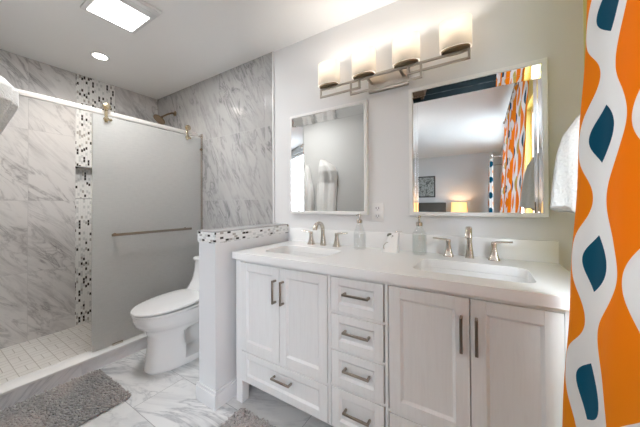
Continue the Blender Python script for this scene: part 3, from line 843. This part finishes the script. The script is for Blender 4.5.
def hook(x, y, z, ax, lab):
    h = empty('towel_hook', (x, y, z), lab, 'hook', 'small dark towel hooks')
    bm = nb(); d = Vector((0, 1, 0)) if ax == '+y' else Vector((-1, 0, 0)); p = Vector((x, y, z))
    sweep(bm, [p+d*.001, p+d*.03+Vector((0, 0, -.004)), p+d*.042+Vector((0, 0, .006)), p+d*.045+Vector((0, 0, .022))], (.005, .005), ref=Vector((0, 0, 1)) if False else Vector((.3, .3, 1)).normalized())
    link('prong', bm, 'bronze', h)
    bm = nb()
    lathe(bm, (x, y, z), [(.018, .0005 if ax == '+y' else -.0005), (.018, .006 if ax == '+y' else -.006)], 16, 'y' if ax == '+y' else 'x'); link('hook_plate', bm, 'bronze', h)
hook(-1.885, TOWEL_Y, 1.735, '+y', 'dark hook holding the towel nearer the doorway')
hook(-2.165, TOWEL_Y, 1.715, '+y', 'dark hook holding the towel nearer the shower')
t1 = empty('towel', (-1.82, TOWEL_Y, .9), 'white fluffy towel on the hook at the far left edge of the photo', 'towel', 'white towels on hooks')
towel_body('cloth', t1, -1.86, TOWEL_Y, [(1.79, .020, .07, 0), (1.75, .06, .115, .03), (1.69, .11, .145, .07), (1.62, .135, .138, .085), (1.55, .14, .108, .08), (1.47, .145, .078, .06), (1.20, .15, .068, .045), (.86, .145, .066, .05)], '+y', 5, ruff=.17)
t2 = empty('towel', (-2.12, TOWEL_Y, .9), 'white towel hung nearer the shower, seen in the left mirror', 'towel', 'white towels on hooks')
towel_body('cloth', t2, -2.13, TOWEL_Y, [(1.735, .018, .045, 0), (1.69, .035, .06, .01), (1.56, .055, .075, .01), (1.40, .075, .075, .03), (1.2, .09, .07, .03), (.92, .095, .06, .0)], '+y', 9, ruff=.25)
hook(ROOM_R, -.425, 1.50, '-x', 'dark hook on the right wall above the countertop end')
t3 = empty('towel', (ROOM_R, -.42, 1.12), 'white hand towel on the right wall between mirror and curtain', 'towel', 'white towels on hooks')
towel_body('cloth', t3, ROOM_R, -.42, [(1.515, .02, .05, 0), (1.50, .03, .08, 0), (1.46, .045, .120, 0), (1.40, .058, .150, 0), (1.33, .064, .164, 0), (1.22, .070, .172, 0), (1.145, .074, .178, 0)], '-x', 12, ruff=.06)

# ================================================================ COUNTER ITEMS
def soap(x, y, r, hg, hs, lab, liquid):
    s_ = empty('soap_dispenser', (x, y, CZ), lab, 'soap dispenser', 'ribbed glass soap dispensers'); n = 48
    def rr(rad, z, rib): return [Vector((x+(rad+(rib*math.cos(12*2*PI*i/n)))*math.cos(2*PI*i/n), y+(rad+(rib*math.cos(12*2*PI*i/n)))*math.sin(2*PI*i/n), z)) for i in range(n)]
    bm = nb(); pr = [(r*.93, 0, 0), (r, .004, .0012), (r, hg-.006, .0012), (r*.97, hg, .0), (r*.55, hs-.01, 0), (.016, hs, 0), (.016, hs+.012, 0)]
    rings(bm, [rr(a, CZ+.0005+z, b) for a, z, b in pr], True, False); link('bottle', bm, 'bottle', s_, smooth=40)
    bm = nb(); rings(bm, [rr(a, CZ+z, b) for a, z, b in [(r-.005, .005, 0), (r-.004, .01, .0008), (r-.004, hg-.012, .0008), (r-.006, hg-.010, 0)]]); link('soap', bm, liquid, s_, smooth=40)
    bm = nb(); lathe(bm, (x, y, CZ+hs+.008), [(.0175, 0), (.018, .018), (.013, .022), (.0055, .024), (.0055, .045), (.010, .046), (.010, .056), (.004, .058)], 20)
    sweep(bm, [(x, y, CZ+hs+.059), (x-.004, y-.018, CZ+hs+.060), (x-.007, y-.034, CZ+hs+.055)], (.0042, .0042), ref=Vector((1, 0, 0)), n=10)
    link('pump', bm, 'nickel', s_)
soap(-.652, -.105, .037, .100, .155, 'clear soap dispenser standing below the left mirror by the left faucet', 'soap_clear')
soap(-.295, -.105, .037, .118, .150, 'pale green ribbed soap dispenser standing near the right faucet', 'soap_green')
# small white ceramic stand with a bow decoration
cd = empty('ceramic_stand', (-.455, -.11, CZ), 'small white ceramic stand with leaf decoration between the two soap dispensers', 'ornament')
bm = nb(); a = rrect(-.455, -.11, .046, .026, .006, CZ+.0005, 3); b = rrect(-.438, -.085, .026, .008, .004, CZ+.112, 3)
m_ = rrect(-.448, -.099, .037, .018, .005, CZ+.05, 3)
rings(bm, [a, m_, b]); link('body', bm, 'ceramic', cd, smooth=30)
bm = nb()
for (dx, dz, s_, an) in ((-.020, .098, 1.0, .5), (.006, .072, 1.0, -.9), (.0, .090, .6, .2)):
    pts = [Vector((-.447+dx+math.cos(an)*q*.016*s_, -.118+(dz/.112)*.024, CZ+dz+math.sin(an)*q*.016*s_)) for q in (-1, -.4, .2, .8, 1)]
    sweep(bm, pts, [(.0015, .0015), (.003, .009*s_), (.003, .010*s_), (.002, .005*s_), (.001, .001)], ref=Vector((0, 1, 0)), n=10)
link('leaf_decoration', bm, 'leaf_print', cd)
bm = nb(); sweep(bm, [(-.447+.045*math.cos(q), -.128, CZ+.030+.030*math.sin(q)) for q in [PI*.62+PI*.6*k/10 for k in range(11)]], (.002, .002), ref=Vector((0, 1, 0)), n=8)
link('string_loop', bm, 'nickel', cd); bm = nb()
sweep(bm, [(-.436, -.088, CZ+.112), (-.425, -.085, CZ+.119), (-.395, -.085, CZ+.119)], (.0015, .002), ref=Vector((0, 1, 0)), n=8)
link('wire_loop', bm, 'nickel', cd)
# outlet
ol = empty('power_outlet', (-.569, 0, 1.12), 'white double power outlet on the wall between the mirrors', 'outlet')
quick('cover_plate', 'ceramic', ol, (-.609, -.529, -.006, 0, 1.061, 1.181, .002))
for z in (1.146, 1.096):
    o = quick('socket', 'trim', ol, (-.587, -.551, -.0085, -.005, z-.017, z+.017, .002))
    quick('slot', 'black', o, (-.579, -.576, -.0095, -.008, z-.004, z+.009), (-.562, -.559, -.0095, -.008, z-.004, z+.009), (-.572, -.567, -.0095, -.008, z-.012, z-.008), smooth=0)

# ================================================================ BEDROOM (seen in the right mirror)
hbx0, hbx1 = -3.0, -.80
bed = empty('bed', (-1.9, -5.0, 0), 'wide bed with a dark headboard against the far bedroom wall', 'bed')
quick('headboard', 'headboard', bed, (hbx0, hbx1, BED_Y+.002, BED_Y+.08, .10, 1.205, .01))
bm = nb(); box(bm, -2.85, -.95, BED_Y+.09, -4.0, .30, .62, .06, 4); link('mattress', bm, 'bedding', bed)
quick('bed_base', 'wood', bed, (-2.83, -.97, BED_Y+.09, -4.02, .06, .30, .01))
for x in (-2.8, -1.06):
    for y in (-5.9, -4.12): quick('leg', 'wood', bed, (x, x+.06, y, y+.06, 0, .06))
for x0 in (-2.72, -1.82):
    p = empty('pillow', (x0+.35, -5.82, .62), 'dark teal pillow leaning on the headboard, ' + ('left' if x0 < -2 else 'right')+' of the pair in plan', 'pillow', 'pillows on the bed')
    bm = nb(); box(bm, x0, x0+.7, -5.93, -5.72, .622, .98, .09, 5); link('pillow_cover', bm, 'bedding', p)
ns = empty('nightstand', (-.45, -5.8, 0), 'dark wooden nightstand beside the bed', 'nightstand')
quick('body', 'wood', ns, (-.70, -.22, -5.98, -5.58, .12, .60, .006))
for z in (.15, .37):
    d = quick('drawer', 'wood', ns, (-.68, -.24, -5.582, -5.565, z, z+.20, .003)); quick('knob', 'nickel', d, (-.47, -.45, -5.57, -5.545, z+.09, z+.11, .004))
for x in (-.69, -.27):
    for y in (-5.97, -5.64): quick('leg', 'wood', ns, (x, x+.04, y, y+.04, 0, .12))
tl_ = empty('table_lamp', (-.48, -5.78, .60), 'table lamp with a glowing amber shade on the nightstand', 'lamp')
bm = nb(); lathe(bm, (-.48, -5.78, .6005), [(.08, 0), (.08, .012), (.03, .02), (.045, .10), (.05, .16), (.02, .26), (.008, .28), (.008, .36)], 22); link('lamp_base', bm, 'nickel', tl_)
bm = nb(); lathe(bm, (-.48, -5.78, .95), [(.185, 0), (.170, .26), (.167, .26), (.182, 0)], 30, caps=False); link('lamp_shade', bm, 'lampshade', tl_, smooth=30)
lamp('POINT', 'table_lamp_light', (-.48, -5.78, 1.13), 5, (1, .80, .55), .04)
pic = empty('framed_picture', (-1.32, BED_Y, 1.65), 'framed grey abstract picture on the far bedroom wall', 'picture')
PX0, PX1, PZ0, PZ1 = -1.62, -1.06, 1.35, 1.93
quick('picture_frame', 'black', pic, (PX0, PX1, BED_Y+.001, BED_Y+.03, PZ0, PZ0+.03), (PX0, PX1, BED_Y+.001, BED_Y+.03, PZ1-.03, PZ1), (PX0, PX0+.03, BED_Y+.001, BED_Y+.03, PZ0+.03, PZ1-.03), (PX1-.03, PX1, BED_Y+.001, BED_Y+.03, PZ0+.03, PZ1-.03))
quick('print', 'print', pic, (PX0+.03, PX1-.03, BED_Y+.001, BED_Y+.015, PZ0+.03, PZ1-.03), smooth=0)

# garden trees outside the windows (glimpsed only in the bevelled mirror strips)
for i, (x, y, s_) in enumerate(((7, -7.5, 1.2), (8.5, -3.0, 1.5), (6.5, 1.5, 1.1))):
    tr = empty('tree', (x, y, -.6), ('round leafy garden tree farthest from the house', 'tall leafy garden tree opposite the bedroom windows', 'small leafy garden tree beyond the bathroom window')[i], 'tree', 'garden trees outside the windows')
    bm = nb(); lathe(bm, (x, y, -.6), [(.14*s_, 0), (.10*s_, 1.2*s_), (.05*s_, 2.2*s_)], 10); link('trunk', bm, 'bark', tr)
    bm = nb(); bmesh.ops.create_icosphere(bm, subdivisions=4, radius=1.1*s_)
    for v in bm.verts:
        v.co *= 1+.35*noise.noise(v.co*1.6+Vector((i*5, 0, 0)))+.15*noise.noise(v.co*5)
        v.co += Vector((x, y, -.6+2.3*s_))
    link('foliage', bm, 'leaves', tr, smooth=0)
